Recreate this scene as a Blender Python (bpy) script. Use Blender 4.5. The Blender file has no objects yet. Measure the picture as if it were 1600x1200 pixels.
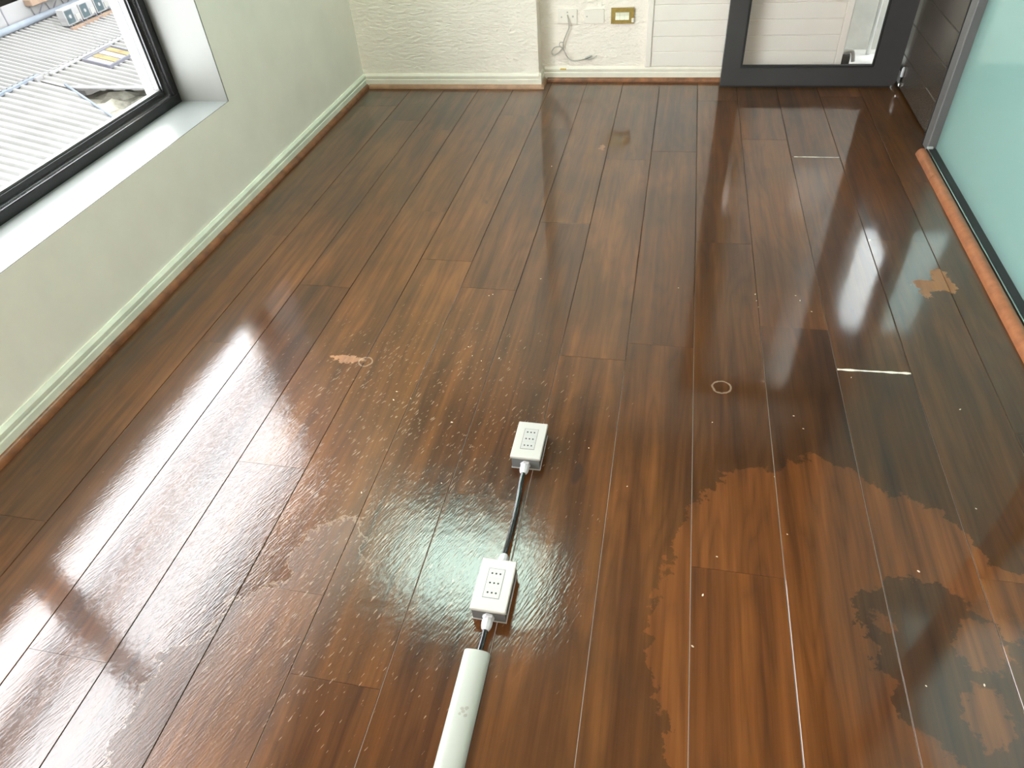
import bpy, bmesh, math, random
from mathutils import Vector, Matrix

random.seed(7)
SC = bpy.context.scene
COL = SC.collection

# ------------------------------------------------------------------ camera
CAM_H = 1.28957
PITCH, YAW, ROLL, FPX = 0.734126, 0.261102, -0.0902544, 1074.128
fw = Vector((-math.sin(YAW) * math.cos(PITCH), math.cos(YAW) * math.cos(PITCH), -math.sin(PITCH)))
rt = Vector((math.cos(YAW), math.sin(YAW), 0))
up = rt.cross(fw)
r2 = rt * math.cos(ROLL) + up * math.sin(ROLL)
u2 = -rt * math.sin(ROLL) + up * math.cos(ROLL)
cam_d = bpy.data.cameras.new('camera')
cam_d.sensor_width = 36
cam_d.lens = FPX / 1600 * 36
cam_d.clip_start = 0.02
cam_d.clip_end = 300
cam = bpy.data.objects.new('camera', cam_d)
M = Matrix((r2, u2, -fw)).transposed().to_4x4()
M.translation = (0, 0, CAM_H)
cam.matrix_world = M
COL.objects.link(cam)
SC.camera = cam

# ------------------------------------------------------------------ world, exposure
SKY = 10.0
w = bpy.data.worlds.new('overcast_sky')
SC.world = w
w.use_nodes = True
bg = w.node_tree.nodes['Background']
bg.inputs[0].default_value = (0.94, 0.97, 1.0, 1)
bg.inputs[1].default_value = SKY
SC.view_settings.view_transform = 'Standard'
SC.view_settings.look = 'None'
SC.view_settings.gamma = 1
SC.view_settings.use_curve_mapping = False
SC.view_settings.exposure = 0.95
SC.cycles.use_denoising = True
SC.cycles.max_bounces = 10
SC.cycles.diffuse_bounces = 6
SC.cycles.transparent_max_bounces = 12
SC.cycles.sample_clamp_indirect = 12
SC.cycles.caustics_reflective = False
SC.cycles.caustics_refractive = False
LAMP_STRENGTH = 10.0
REAR_FILL_STRENGTH = 17.5
NEXT_FILL_STRENGTH = 4.5

# ------------------------------------------------------------------ material helpers
class NT:
    def __init__(s, name):
        s.m = bpy.data.materials.new(name)
        s.m.use_nodes = True
        s.t = s.m.node_tree
        s.b = s.t.nodes['Principled BSDF']
        s.o = s.t.nodes['Material Output']
    def n(s, typ, **kw):
        nd = s.t.nodes.new(typ)
        for k, v in kw.items():
            setattr(nd, k, v)
        return nd
    def l(s, a, b):
        s.t.links.new(a, b)
    def val(s, sock, v):
        if hasattr(v, 'links'):
            s.l(v, sock)
        else:
            sock.default_value = v
    def math(s, op, a, b=0.0, c=0.0, clamp=False):
        nd = s.n('ShaderNodeMath', operation=op, use_clamp=clamp)
        s.val(nd.inputs[0], a); s.val(nd.inputs[1], b); s.val(nd.inputs[2], c)
        return nd.outputs[0]
    def vmath(s, op, a, b=(0, 0, 0), c=(0, 0, 0)):
        nd = s.n('ShaderNodeVectorMath', operation=op)
        s.val(nd.inputs[0], a); s.val(nd.inputs[1], b); s.val(nd.inputs[2], c)
        return nd.outputs['Value'] if op in ('LENGTH', 'DOT_PRODUCT') else nd.outputs[0]
    def pos(s):
        return s.n('ShaderNodeNewGeometry').outputs['Position']
    def noise(s, vec, scale=1.0, detail=3.0, rough=0.5, col=False):
        nd = s.n('ShaderNodeTexNoise')
        s.val(nd.inputs['Vector'], vec)
        nd.inputs['Scale'].default_value = scale
        nd.inputs['Detail'].default_value = detail
        nd.inputs['Roughness'].default_value = rough
        return nd.outputs['Color' if col else 'Fac']
    def ramp(s, f, stops):
        nd = s.n('ShaderNodeValToRGB')
        el = nd.color_ramp.elements
        while len(el) < len(stops):
            el.new(0.5)
        for e, (p, c) in zip(el, stops):
            e.position = p
            e.color = (*c, 1) if len(c) == 3 else c
        s.val(nd.inputs[0], f)
        return nd.outputs[0]
    def smooth(s, f, a, b):
        nd = s.n('ShaderNodeMapRange', interpolation_type='SMOOTHSTEP')
        s.val(nd.inputs[0], f)
        nd.inputs[1].default_value = a; nd.inputs[2].default_value = b
        return nd.outputs[0]
    def mix(s, f, a, b, blend='MIX'):
        nd = s.n('ShaderNodeMix', data_type='RGBA', blend_type=blend)
        s.val(nd.inputs[0], f)
        for i, v in ((6, a), (7, b)):
            if not hasattr(v, 'links') and len(v) == 3:
                v = (*v, 1)
            s.val(nd.inputs[i], v)
        return nd.outputs[2]
    def bump(s, h, strength, dist):
        nd = s.n('ShaderNodeBump')
        nd.inputs['Strength'].default_value = strength
        nd.inputs['Distance'].default_value = dist
        s.l(h, nd.inputs['Height'])
        s.l(nd.outputs[0], s.b.inputs['Normal'])
        return nd
    def set(s, **kw):
        for k, v in kw.items():
            key = {'color': 'Base Color', 'rough': 'Roughness', 'metal': 'Metallic', 'ior': 'IOR', 'spec': 'Specular IOR Level',
                   'trans': 'Transmission Weight', 'alpha': 'Alpha', 'coat': 'Coat Weight', 'coat_rough': 'Coat Roughness'}[k]
            sock = s.b.inputs[key]
            if key == 'Base Color' and not hasattr(v, 'links'):
                v = (*v, 1)
            s.val(sock, v)
        return s

def plain(name, color, rough=0.5, metal=0.0, spec=0.5, var=0.06, scale=8.0, bump=0.0, bscale=60.0):
    t = NT(name)
    n = t.noise(t.pos(), scale, 4, 0.6)
    lo = tuple(c * (1 - var) for c in color)
    hi = tuple(min(1, c * (1 + var)) for c in color)
    t.set(color=t.ramp(n, [(0.3, lo), (0.7, hi)]), rough=rough, metal=metal, spec=spec)
    if bump:
        t.bump(t.noise(t.pos(), bscale, 3, 0.55), bump, 0.01)
    return t.m

def emit(name, color, strength):
    t = NT(name)
    e = t.n('ShaderNodeEmission')
    e.inputs[0].default_value = (*color, 1)
    e.inputs[1].default_value = strength
    t.l(e.outputs[0], t.o.inputs[0])
    return t.m

def schlick(t, f0=0.04):
    g = t.n('ShaderNodeNewGeometry')
    d = t.math('ABSOLUTE', t.vmath('DOT_PRODUCT', g.outputs['Normal'], g.outputs['Incoming']))
    k = t.math('POWER', t.math('SUBTRACT', 1.0, d, clamp=True), 5.0)
    return t.math('MULTIPLY_ADD', k, 1 - f0, f0)

def thin_glass(name, tint=(1, 1, 1), gloss=0.02, ior=1.5):
    """clear pane: transparent plus a Fresnel mirror layer"""
    t = NT(name)
    tr = t.n('ShaderNodeBsdfTransparent'); tr.inputs[0].default_value = (*tint, 1)
    gl = t.n('ShaderNodeBsdfGlossy'); gl.inputs['Roughness'].default_value = gloss
    fr = schlick(t)
    mx = t.n('ShaderNodeMixShader')
    t.l(fr, mx.inputs[0]); t.l(tr.outputs[0], mx.inputs[1]); t.l(gl.outputs[0], mx.inputs[2])
    t.l(mx.outputs[0], t.o.inputs[0])
    return t.m

def film_glass(name, tint, film, clear, gloss=0.05):
    """glass carrying a matt coloured film: part see-through, part diffuse and translucent"""
    t = NT(name)
    tr = t.n('ShaderNodeBsdfTransparent'); tr.inputs[0].default_value = (*tint, 1)
    df = t.n('ShaderNodeBsdfDiffuse'); df.inputs[0].default_value = (*film, 1)
    tl = t.n('ShaderNodeBsdfTranslucent'); tl.inputs[0].default_value = (*film, 1)
    a = t.n('ShaderNodeMixShader'); a.inputs[0].default_value = 0.5
    t.l(df.outputs[0], a.inputs[1]); t.l(tl.outputs[0], a.inputs[2])
    b = t.n('ShaderNodeMixShader'); b.inputs[0].default_value = clear
    t.l(a.outputs[0], b.inputs[1]); t.l(tr.outputs[0], b.inputs[2])
    gl = t.n('ShaderNodeBsdfGlossy'); gl.inputs['Roughness'].default_value = gloss
    fr = schlick(t)
    c = t.n('ShaderNodeMixShader')
    t.l(fr, c.inputs[0]); t.l(b.outputs[0], c.inputs[1]); t.l(gl.outputs[0], c.inputs[2])
    t.l(c.outputs[0], t.o.inputs[0])
    return t.m

# ------------------------------------------------------------------ plank wood
def wood_floor():
    t = NT('varnished_planks')
    P = t.pos()
    rnd = t.n('ShaderNodeObjectInfo').outputs['Random']
    off = t.n('ShaderNodeCombineXYZ')
    t.l(t.math('MULTIPLY', rnd, 37.0), off.inputs[0]); t.l(t.math('MULTIPLY', rnd, 91.0), off.inputs[1]); t.l(t.math('MULTIPLY', rnd, 13.0), off.inputs[2])
    Q = t.vmath('ADD', P, off.outputs[0])
    # long fibres, cathedral figure, knots
    fib = t.noise(t.vmath('MULTIPLY', Q, (110, 2.6, 1)), 1.0, 5, 0.65)
    fig = t.noise(t.vmath('MULTIPLY', Q, (9, 1.1, 1)), 1.0, 2, 0.5)
    rings = t.math('ABSOLUTE', t.math('SINE', t.math('MULTIPLY', fig, 34.0)))
    broad = t.noise(t.vmath('MULTIPLY', Q, (24, 1.1, 1)), 1.0, 4, 0.55)
    knot = t.smooth(t.noise(t.vmath('MULTIPLY', Q, (17, 8, 1)), 1.0, 1, 0.4), 0.79, 0.85)
    g = t.math('MULTIPLY_ADD', fib, 0.27, t.math('MULTIPLY_ADD', rings, 0.07, t.math('MULTIPLY', broad, 0.66)))
    g = t.math('ADD', g, t.math('MULTIPLY_ADD', rnd, 0.16, -0.10))
    wood = t.ramp(g, [(0.30, (0.040, 0.0132, 0.0034)), (0.50, (0.086, 0.0296, 0.0066)), (0.66, (0.134, 0.049, 0.0108)), (0.80, (0.187, 0.071, 0.016))])
    wood = t.mix(t.math('MULTIPLY', knot, 0.75), wood, (0.03, 0.013, 0.007))
    # ------- worn finish: ragged bare / dark patches, with positions of their own
    wob = t.noise(P, 9.0, 5, 0.62, col=True)
    wob = t.vmath('MULTIPLY_ADD', wob, (0.16, 0.16, 0), (-0.08, -0.08, 0))
    wob2 = t.vmath('MULTIPLY_ADD', t.noise(P, 48.0, 5, 0.68, col=True), (0.060, 0.060, 0), (-0.030, -0.030, 0))
    W = t.vmath('ADD', t.vmath('MULTIPLY', P, (1, 1, 0)), t.vmath('ADD', wob, wob2))
    Wf = t.vmath('ADD', t.vmath('MULTIPLY', P, (1, 1, 0)), t.vmath('ADD', wob2, t.vmath('MULTIPLY', wob, (0.25, 0.25, 0))))
    Ws = t.vmath('ADD', t.vmath('MULTIPLY', P, (1, 1, 0)), wob)
    Wr = t.vmath('ADD', t.vmath('MULTIPLY', P, (1, 1, 0)), t.vmath('MULTIPLY', wob2, (0.18, 0.18, 0)))
    def sd(ells, base):
        cur = None
        for (cx, cy, rx, ry) in ells:
            d = t.vmath('LENGTH', t.vmath('MULTIPLY_ADD', base, (1 / rx, 1 / ry, 0), (-cx / rx, -cy / ry, 0)))
            d = t.math('MULTIPLY', t.math('SUBTRACT', d, 1.0), min(rx, ry))
            cur = d if cur is None else t.math('MINIMUM', cur, d)
        return cur
    light = sd([(0.27, 0.70, 0.20, 0.46), (0.42, 0.80, 0.20, 0.41), (0.57, 0.98, 0.13, 0.12), (0.64, 0.99, 0.075, 0.10), (0.74, 0.90, 0.10, 0.06),
                (0.685, 0.79, 0.05, 0.06), (0.635, 0.645, 0.035, 0.055), (0.10, 0.70, 0.05, 0.16), (0.52, 0.53, 0.06, 0.12), (0.38, 0.42, 0.2, 0.3)], W)
    soft = sd([(0.40, 1.78, 0.13, 0.17), (0.66, 1.72, 0.06, 0.10), (0.86, 1.74, 0.07, 0.14), (0.42, 2.40, 0.13, 0.25), (0.06, 2.00, 0.06, 0.35), (0.75, 2.70, 0.14, 0.30)], Ws)
    softm = t.math('MULTIPLY', t.math('SUBTRACT', 1.0, t.smooth(soft, -0.07, 0.05)), 0.45)
    dark = sd([(0.605, 0.70, 0.125, 0.165), (0.480, 0.76, 0.035, 0.10), (0.56, 0.85, 0.085, 0.045), (0.68, 0.57, 0.12, 0.12), (0.735, 0.72, 0.03, 0.07)], W)
    isle = sd([(0.662, 0.775, 0.036, 0.045), (0.638, 0.645, 0.030, 0.055), (0.672, 0.905, 0.036, 0.06), (0.735, 0.86, 0.035, 0.045), (0.52, 0.54, 0.03, 0.06), (0.475, 0.77, 0.012, 0.03)], W)
    lightm = t.math('SUBTRACT', 1.0, t.smooth(light, -0.002, 0.002))
    darkm = t.math('SUBTRACT', 1.0, t.smooth(dark, -0.002, 0.002))
    lightm = t.math('MULTIPLY', lightm, t.math('SUBTRACT', 1.0, darkm))
    lightm = t.math('MAXIMUM', lightm, t.math('MULTIPLY', t.math('SUBTRACT', 1.0, t.smooth(isle, -0.003, 0.003)), 0.8))
    # film tone elsewhere: a slow patchwork
    patch = t.smooth(t.noise(t.vmath('MULTIPLY', P, (1.8, 1.1, 1)), 1.6, 5, 0.60), 0.36, 0.64)
    tone = t.math('MULTIPLY_ADD', patch, 0.36, 0.66)
    # the near right of the room keeps its dark film outside the patches
    sep = t.n('ShaderNodeSeparateXYZ'); t.l(P, sep.inputs[0])
    right = t.math('MULTIPLY', t.smooth(sep.outputs[0], -0.12, 0.30), t.math('SUBTRACT', 1.0, t.smooth(sep.outputs[1], 2.0, 3.0)))
    tone = t.math('MULTIPLY_ADD', t.math('SUBTRACT', 0.58, tone), right, tone)
    tone = t.math('MULTIPLY_ADD', t.math('SUBTRACT', 1.10, tone), softm, tone)
    tone = t.math('MULTIPLY_ADD', t.math('SUBTRACT', 1.26, tone), lightm, tone)
    tone_c = t.n('ShaderNodeCombineXYZ')
    t.l(tone, tone_c.inputs[0]); t.l(t.math('POWER', tone, 0.85), tone_c.inputs[1]); t.l(t.math('POWER', tone, 0.7), tone_c.inputs[2])
    col = t.vmath('MULTIPLY', wood, tone_c.outputs[0])
    # fully bare raw-wood scar by the copper moulding and smaller ones
    raw = sd([(0.835, 1.99, 0.050, 0.035), (0.872, 2.045, 0.026, 0.045), (0.888, 1.995, 0.020, 0.045), (0.815, 1.945, 0.016, 0.030), (-0.885, 1.428, 0.055, 0.016), (-0.28, 2.96, 0.012, 0.03)], Wf)
    rawm = t.math('SUBTRACT', 1.0, t.smooth(raw, -0.0015, 0.0015))
    col = t.mix(rawm, col, t.vmath('MULTIPLY', wood, (2.3, 2.6, 3.2)))
    # worn lower left patch with pale lifted film edge
    worn = sd([(-0.55, 0.36, 0.36, 0.40), (-0.66, 0.74, 0.07, 0.13)], W)
    wornm = t.math('SUBTRACT', 1.0, t.smooth(worn, -0.004, 0.004))
    leftside = t.math('SUBTRACT', 1.0, t.smooth(sep.outputs[0], -0.64, -0.50))
    wornm = t.math('MULTIPLY', wornm, leftside)
    edge = t.math('MULTIPLY', t.math('SUBTRACT', 1.0, t.smooth(t.math('ABSOLUTE', worn), 0.0010, 0.0030)), leftside)
    # rings: a lifted blister and a knot
    ring = None
    for (cx, cy, r) in [(-0.822, 1.422, 0.020), (0.198, 1.44, 0.024)]:
        d = t.math('ABSOLUTE', t.math('SUBTRACT', t.vmath('LENGTH', t.vmath('ADD', Wr, (-cx, -cy, 0))), r))
        m = t.math('SUBTRACT', 1.0, t.smooth(d, 0.001, 0.0035))
        ring = m if ring is None else t.math('MAXIMUM', ring, m)
    # scratch flecks, dust and glints painted pale, most of them in the walked middle
    a = math.radians(-24)
    R1 = t.vmath('DOT_PRODUCT', P, (math.cos(a), math.sin(a), 0)); R2 = t.vmath('DOT_PRODUCT', P, (-math.sin(a), math.cos(a), 0))
    cmb = t.n('ShaderNodeCombineXYZ')
    t.l(t.math('MULTIPLY', R1, 230.0), cmb.inputs[0]); t.l(t.math('MULTIPLY', R2, 40.0), cmb.inputs[1])
    flk = t.noise(cmb.outputs[0], 1.0, 2, 0.5)
    walked = t.vmath('LENGTH', t.vmath('MULTIPLY_ADD', P, (1 / 0.85, 1 / 1.10, 0), (0.68 / 0.85, -1.0 / 1.10, 0)))
    walked = t.math('SUBTRACT', 1.0, t.smooth(walked, 0.35, 1.15))
    thr = t.math('MULTIPLY_ADD', walked, -0.20, 0.84)
    thr = t.math('ADD', thr, t.math('MULTIPLY_ADD', t.noise(P, 7.0, 4, 0.65), -0.22, 0.11))
    fleck = t.smooth(t.math('SUBTRACT', flk, thr), 0.0, 0.035)
    pale = t.math('MAXIMUM', t.math('MULTIPLY', fleck, 0.38), t.math('MAXIMUM', t.math('MULTIPLY', edge, 0.30), t.math('MULTIPLY', ring, 0.40)))
    col = t.mix(pale, col, (0.40, 0.30, 0.22))
    # gloss
    rough = t.math('MULTIPLY_ADD', walked, 0.055, 0.080)
    rough = t.math('ADD', rough, t.math('MULTIPLY_ADD', t.noise(P, 14, 4, 0.6), 0.07, -0.035))
    rough = t.math('MAXIMUM', rough, t.math('MULTIPLY', wornm, 0.27))
    rough = t.math('MAXIMUM', rough, t.math('MULTIPLY', rawm, 0.50), clamp=True)
    # soft sheen of the old lacquer under a glossier top coat
    t.set(color=col, rough=0.33, ior=1.20, coat=1.0, coat_rough=rough)
    t.b.inputs['Coat IOR'].default_value = 1.55
    # relief: wavy varnish + fibre + scratches
    h = t.math('MULTIPLY', fib, 0.03)
    h = t.math('ADD', h, t.math('MULTIPLY', t.math('MULTIPLY', flk, t.math('MULTIPLY_ADD', walked, 1.0, 0.02)), 0.62))
    h = t.math('ADD', h, t.math('MULTIPLY', t.noise(P, 26, 2, 0.5), t.math('MULTIPLY_ADD', walked, 0.60, 0.02)))
    bn = t.bump(h, 0.22, 0.003)
    t.l(bn.outputs[0], t.b.inputs['Coat Normal'])
    return t.m

M_FLOOR = wood_floor()
def seam_glints():
    t = NT('seam_painted_glint')
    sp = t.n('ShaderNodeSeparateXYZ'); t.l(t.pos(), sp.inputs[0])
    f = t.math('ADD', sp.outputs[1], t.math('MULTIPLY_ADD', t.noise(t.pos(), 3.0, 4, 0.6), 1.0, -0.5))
    t.set(color=t.mix(t.smooth(f, 1.0, 2.1), (0.42, 0.37, 0.32), (0.02, 0.015, 0.012)), rough=0.9)  # pale near seams are bevel glints painted in, dark towards the back
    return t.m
M_SUB = seam_glints()
M_SAGE = plain('sage_wall_paint', (0.88, 0.845, 0.76), 0.65, var=0.035, scale=5, bump=0.06, bscale=35)
M_CREAM = plain('cream_embossed_wallpaper', (0.92, 0.835, 0.745), 0.7, var=0.03, scale=6)
def emboss(m):
    t = NT.__new__(NT); t.m = m; t.t = m.node_tree; t.b = t.t.nodes['Principled BSDF']
    n = t.noise(t.vmath('MULTIPLY', t.pos(), (32, 32, 80)), 1.0, 4, 0.6)
    t.bump(n, 0.6, 0.016)
emboss(M_CREAM)
M_BASE = plain('white_baseboard_paint', (0.80, 0.74, 0.64), 0.45, var=0.05, scale=14)
M_BASE_L = plain('greenish_white_baseboard_paint', (0.74, 0.77, 0.65), 0.45, var=0.10, scale=11)
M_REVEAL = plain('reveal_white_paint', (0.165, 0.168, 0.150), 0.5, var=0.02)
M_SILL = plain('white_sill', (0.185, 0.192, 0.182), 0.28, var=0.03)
M_CEIL = plain('ceiling_white', (0.44, 0.44, 0.43), 0.8, var=0.02)
M_BROWN = plain('brown_stained_moulding', (0.20, 0.075, 0.028), 0.35, var=0.45, scale=22)
M_COPPER = plain('reddish_half_round_wood', (0.29, 0.108, 0.046), 0.38, var=0.22, scale=30)
M_BLACK = plain('black_window_aluminium', (0.009, 0.009, 0.010), 0.25, spec=0.5)
M_CHAR = plain('charcoal_door_metal', (0.046, 0.044, 0.045), 0.42, var=0.12, scale=5)
M_DARKBOARD = plain('dark_varnished_board', (0.055, 0.043, 0.034), 0.22, var=0.15, scale=6, spec=0.6)
M_MULL = plain('grey_mullion', (0.12, 0.115, 0.115), 0.4)
M_RUBBER = plain('black_gasket', (0.012, 0.012, 0.013), 0.6)
M_STEEL = plain('bright_edge_metal', (0.62, 0.63, 0.64), 0.25, metal=1.0)
M_PANE = thin_glass('clear_pane')
M_PANE_DOOR = thin_glass('clear_door_pane')
M_TEAL = film_glass('teal_film_glass', (0.82, 0.94, 0.92), (0.53, 0.74, 0.70), 0.45)
M_FROST = film_glass('white_frosted_glass', (0.95, 0.97, 0.96), (0.85, 0.88, 0.87), 0.80)
M_WHITEBOARD = plain('white_siding_paint', (0.83, 0.765, 0.70), 0.5, var=0.02)
M_IVORY = plain('ivory_plastic', (0.40, 0.39, 0.355), 0.30, var=0.02)
M_IVORY_D = plain('ivory_module_plastic', (0.355, 0.35, 0.33), 0.30, var=0.02)
M_SWITCH = plain('yellowed_switch_plastic', (0.88, 0.86, 0.70), 0.35, var=0.02)
M_GLAND = plain('white_nylon', (0.50, 0.51, 0.53), 0.35, var=0.02)
M_HOLE = plain('dark_socket_hole', (0.01, 0.01, 0.01), 0.6)
M_LINE = plain('grey_gap_line', (0.10, 0.10, 0.095), 0.6)
M_CABLE = plain('black_cable_rubber', (0.010, 0.010, 0.011), 0.18, spec=0.8)
M_GOLD = plain('tarnished_brass', (0.42, 0.30, 0.09), 0.38, metal=0.55, var=0.15, scale=60)
M_CORD = plain('greyish_cord', (0.50, 0.46, 0.41), 0.5)
M_PLATE = plain('painted_over_plate', (0.86, 0.79, 0.71), 0.55, var=0.02)
M_FILLER = plain('pale_chipped_filler', (0.72, 0.66, 0.56), 0.5, var=0.3, scale=70)
M_CRUMB = plain('pale_crumbs', (0.62, 0.50, 0.36), 0.7, var=0.3, scale=40)
def smoke_plastic():
    t = NT('clear_smoky_plastic')
    t.set(color=(0.16, 0.165, 0.165), rough=0.12, alpha=0.85, ior=1.5)
    return t.m
M_SMOKE = smoke_plastic()
def duct_plastic():
    t = NT('white_duct_plastic')
    P = t.pos(); cur = None
    Wp = t.vmath('ADD', t.vmath('MULTIPLY', P, (1, 1, 0)), t.vmath('MULTIPLY_ADD', t.noise(P, 160, 2, 0.5, col=True), (0.005, 0.005, 0), (-0.0025, -0.0025, 0)))
    for (x, y, r) in [(-0.279, 0.486, .0035), (-0.271, 0.488, .0035), (-0.281, 0.476, .0030), (-0.270, 0.475, .0035), (-0.276, 0.481, .0028)]:
        d = t.math('SUBTRACT', t.vmath('LENGTH', t.vmath('ADD', Wp, (-x, -y, 0))), r)
        cur = d if cur is None else t.math('MINIMUM', cur, d)
    m = t.math('MULTIPLY', t.math('SUBTRACT', 1.0, t.smooth(cur, -0.001, 0.001)), 0.55)
    t.set(color=t.mix(m, (0.32, 0.335, 0.30), (0.18, 0.165, 0.13)), rough=0.28)
    return t.m
M_DUCT = duct_plastic()

# ------------------------------------------------------------------ geometry helpers
def link(name, me, mat=None, parent=None):
    o = bpy.data.objects.new(name, me)
    COL.objects.link(o)
    if mat is not None and me is not None and not me.materials:
        me.materials.append(mat)
    if parent is not None:
        o.parent = parent
    return o

def bm_box(bm, x0, x1, y0, y1, z0, z1):
    v = [bm.verts.new(p) for p in ((x0, y0, z0), (x1, y0, z0), (x1, y1, z0), (x0, y1, z0), (x0, y0, z1), (x1, y0, z1), (x1, y1, z1), (x0, y1, z1))]
    for f in ((3, 2, 1, 0), (4, 5, 6, 7), (0, 1, 5, 4), (1, 2, 6, 5), (2, 3, 7, 6), (3, 0, 4, 7)):
        bm.faces.new([v[i] for i in f])

def mesh_of(bm, name, smooth=False):
    bmesh.ops.recalc_face_normals(bm, faces=bm.faces[:])
    me = bpy.data.meshes.new(name)
    bm.to_mesh(me); bm.free()
    if smooth:
        for p in me.polygons:
            p.use_smooth = True
    return me

def box(name, b, mat, parent=None, bevel=0.0, seg=1):
    bm = bmesh.new()
    bm_box(bm, *b)
    if bevel:
        bmesh.ops.bevel(bm, geom=bm.edges[:], offset=bevel, segments=seg, profile=0.6, affect='EDGES')
    return link(name, mesh_of(bm, name), mat, parent)

def boxes(name, bs, mat, parent=None):
    bm = bmesh.new()
    for b in bs:
        bm_box(bm, *b)
    return link(name, mesh_of(bm, name), mat, parent)

def extrude_profile(name, prof, axis, a, b, mat, parent=None, smooth=False, bevel=0.0):
    """prof: closed list of 2-D points; axis 'x','y','z' is the extrusion axis, a..b its range"""
    bm = bmesh.new()
    def P(u, v, s):
        return {'x': (s, u, v), 'y': (u, s, v), 'z': (u, v, s)}[axis]
    r0 = [bm.verts.new(P(u, v, a)) for u, v in prof]
    r1 = [bm.verts.new(P(u, v, b)) for u, v in prof]
    n = len(prof)
    for i in range(n):
        bm.faces.new((r0[i], r0[(i + 1) % n], r1[(i + 1) % n], r1[i]))
    bm.faces.new(r0[::-1]); bm.faces.new(r1)
    if bevel:
        ed = [e for e in bm.edges if abs((e.verts[0].co - e.verts[1].co).length) > 0 and (e.verts[0] in r0) == (e.verts[1] in r0)]
        bmesh.ops.bevel(bm, geom=ed, offset=bevel, segments=2, affect='EDGES')
    me = mesh_of(bm, name)
    o = link(name, me, mat, parent)
    if smooth:
        for p in me.polygons:
            p.use_smooth = len(p.vertices) == 4
        me.set_sharp_from_angle(angle=math.radians(40))
    return o

def tube(name, pts, rad, mat, parent=None, res=10, closed=False):
    """smooth tube through points (Catmull-Rom), as a mesh"""
    P = [Vector(p) for p in pts]
    path = []
    if len(P) > 2:
        for i in range(len(P) - 1):
            p0, p1, p2, p3 = P[max(i - 1, 0)], P[i], P[i + 1], P[min(i + 2, len(P) - 1)]
            for k in range(6):
                s = k / 6
                path.append(0.5 * ((2 * p1) + (p2 - p0) * s + (2 * p0 - 5 * p1 + 4 * p2 - p3) * s * s + (3 * p1 - p0 - 3 * p2 + p3) * s ** 3))
        path.append(P[-1])
    else:
        path = P
    bm = bmesh.new(); rings = []
    ref = Vector((0, 0, 1))
    for i, p in enumerate(path):
        d = (path[min(i + 1, len(path) - 1)] - path[max(i - 1, 0)]).normalized()
        n = ref - d * ref.dot(d)
        if n.length < 0.05:
            n = Vector((1, 0, 0)) - d * d.x
        n.normalize(); b = d.cross(n)
        rings.append([bm.verts.new(p + (n * math.cos(2 * math.pi * k / res) + b * math.sin(2 * math.pi * k / res)) * rad) for k in range(res)])
    for a, c in zip(rings, rings[1:]):
        for k in range(res):
            bm.faces.new((a[k], a[(k + 1) % res], c[(k + 1) % res], c[k]))
    bm.faces.new(rings[0][::-1]); bm.faces.new(rings[-1])
    me = mesh_of(bm, name, True)
    return link(name, me, mat, parent)

def lathe(name, prof, base, axis, mat, parent=None, res=20, smooth=True):
    """prof: (distance along axis, radius); axis a unit vector from base"""
    ax = Vector(axis).normalized()
    n = ax.orthogonal().normalized(); b = ax.cross(n)
    bm = bmesh.new(); rings = []
    for d, r in prof:
        c = Vector(base) + ax * d
        rings.append([bm.verts.new(c + (n * math.cos(2 * math.pi * k / res) + b * math.sin(2 * math.pi * k / res)) * max(r, 1e-5)) for k in range(res)])
    for a, c in zip(rings, rings[1:]):
        for k in range(res):
            bm.faces.new((a[k], a[(k + 1) % res], c[(k + 1) % res], c[k]))
    bm.faces.new(rings[0][::-1]); bm.faces.new(rings[-1])
    me = mesh_of(bm, name)
    o = link(name, me, mat, parent)
    if smooth:
        for p in me.polygons:
            p.use_smooth = True
        me.set_sharp_from_angle(angle=math.radians(35))
    return o

def empty(name, loc):
    o = bpy.data.objects.new(name, None)
    o.empty_display_size = 0.05
    o.location = loc
    COL.objects.link(o)
    return o

def adopt(parent, *kids):
    for k in kids:
        k.parent = parent
        k.matrix_parent_inverse = Matrix.Translation(-Vector(parent.location))

def tag(o, label, cat, group=None):
    o['label'] = label; o['category'] = cat
    if group:
        o['group'] = group
    return o

def struct(o, label=None):
    o['kind'] = 'structure'
    if label:
        o['label'] = label
    return o

# ------------------------------------------------------------------ room dimensions
XL, XR = -1.672, 1.06          # left wall face, right partition face
YB, YREC, YN = 3.695, 3.80, -1.60
H = 2.70
X0, PW = -1.585543, 0.19       # plank grid

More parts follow.
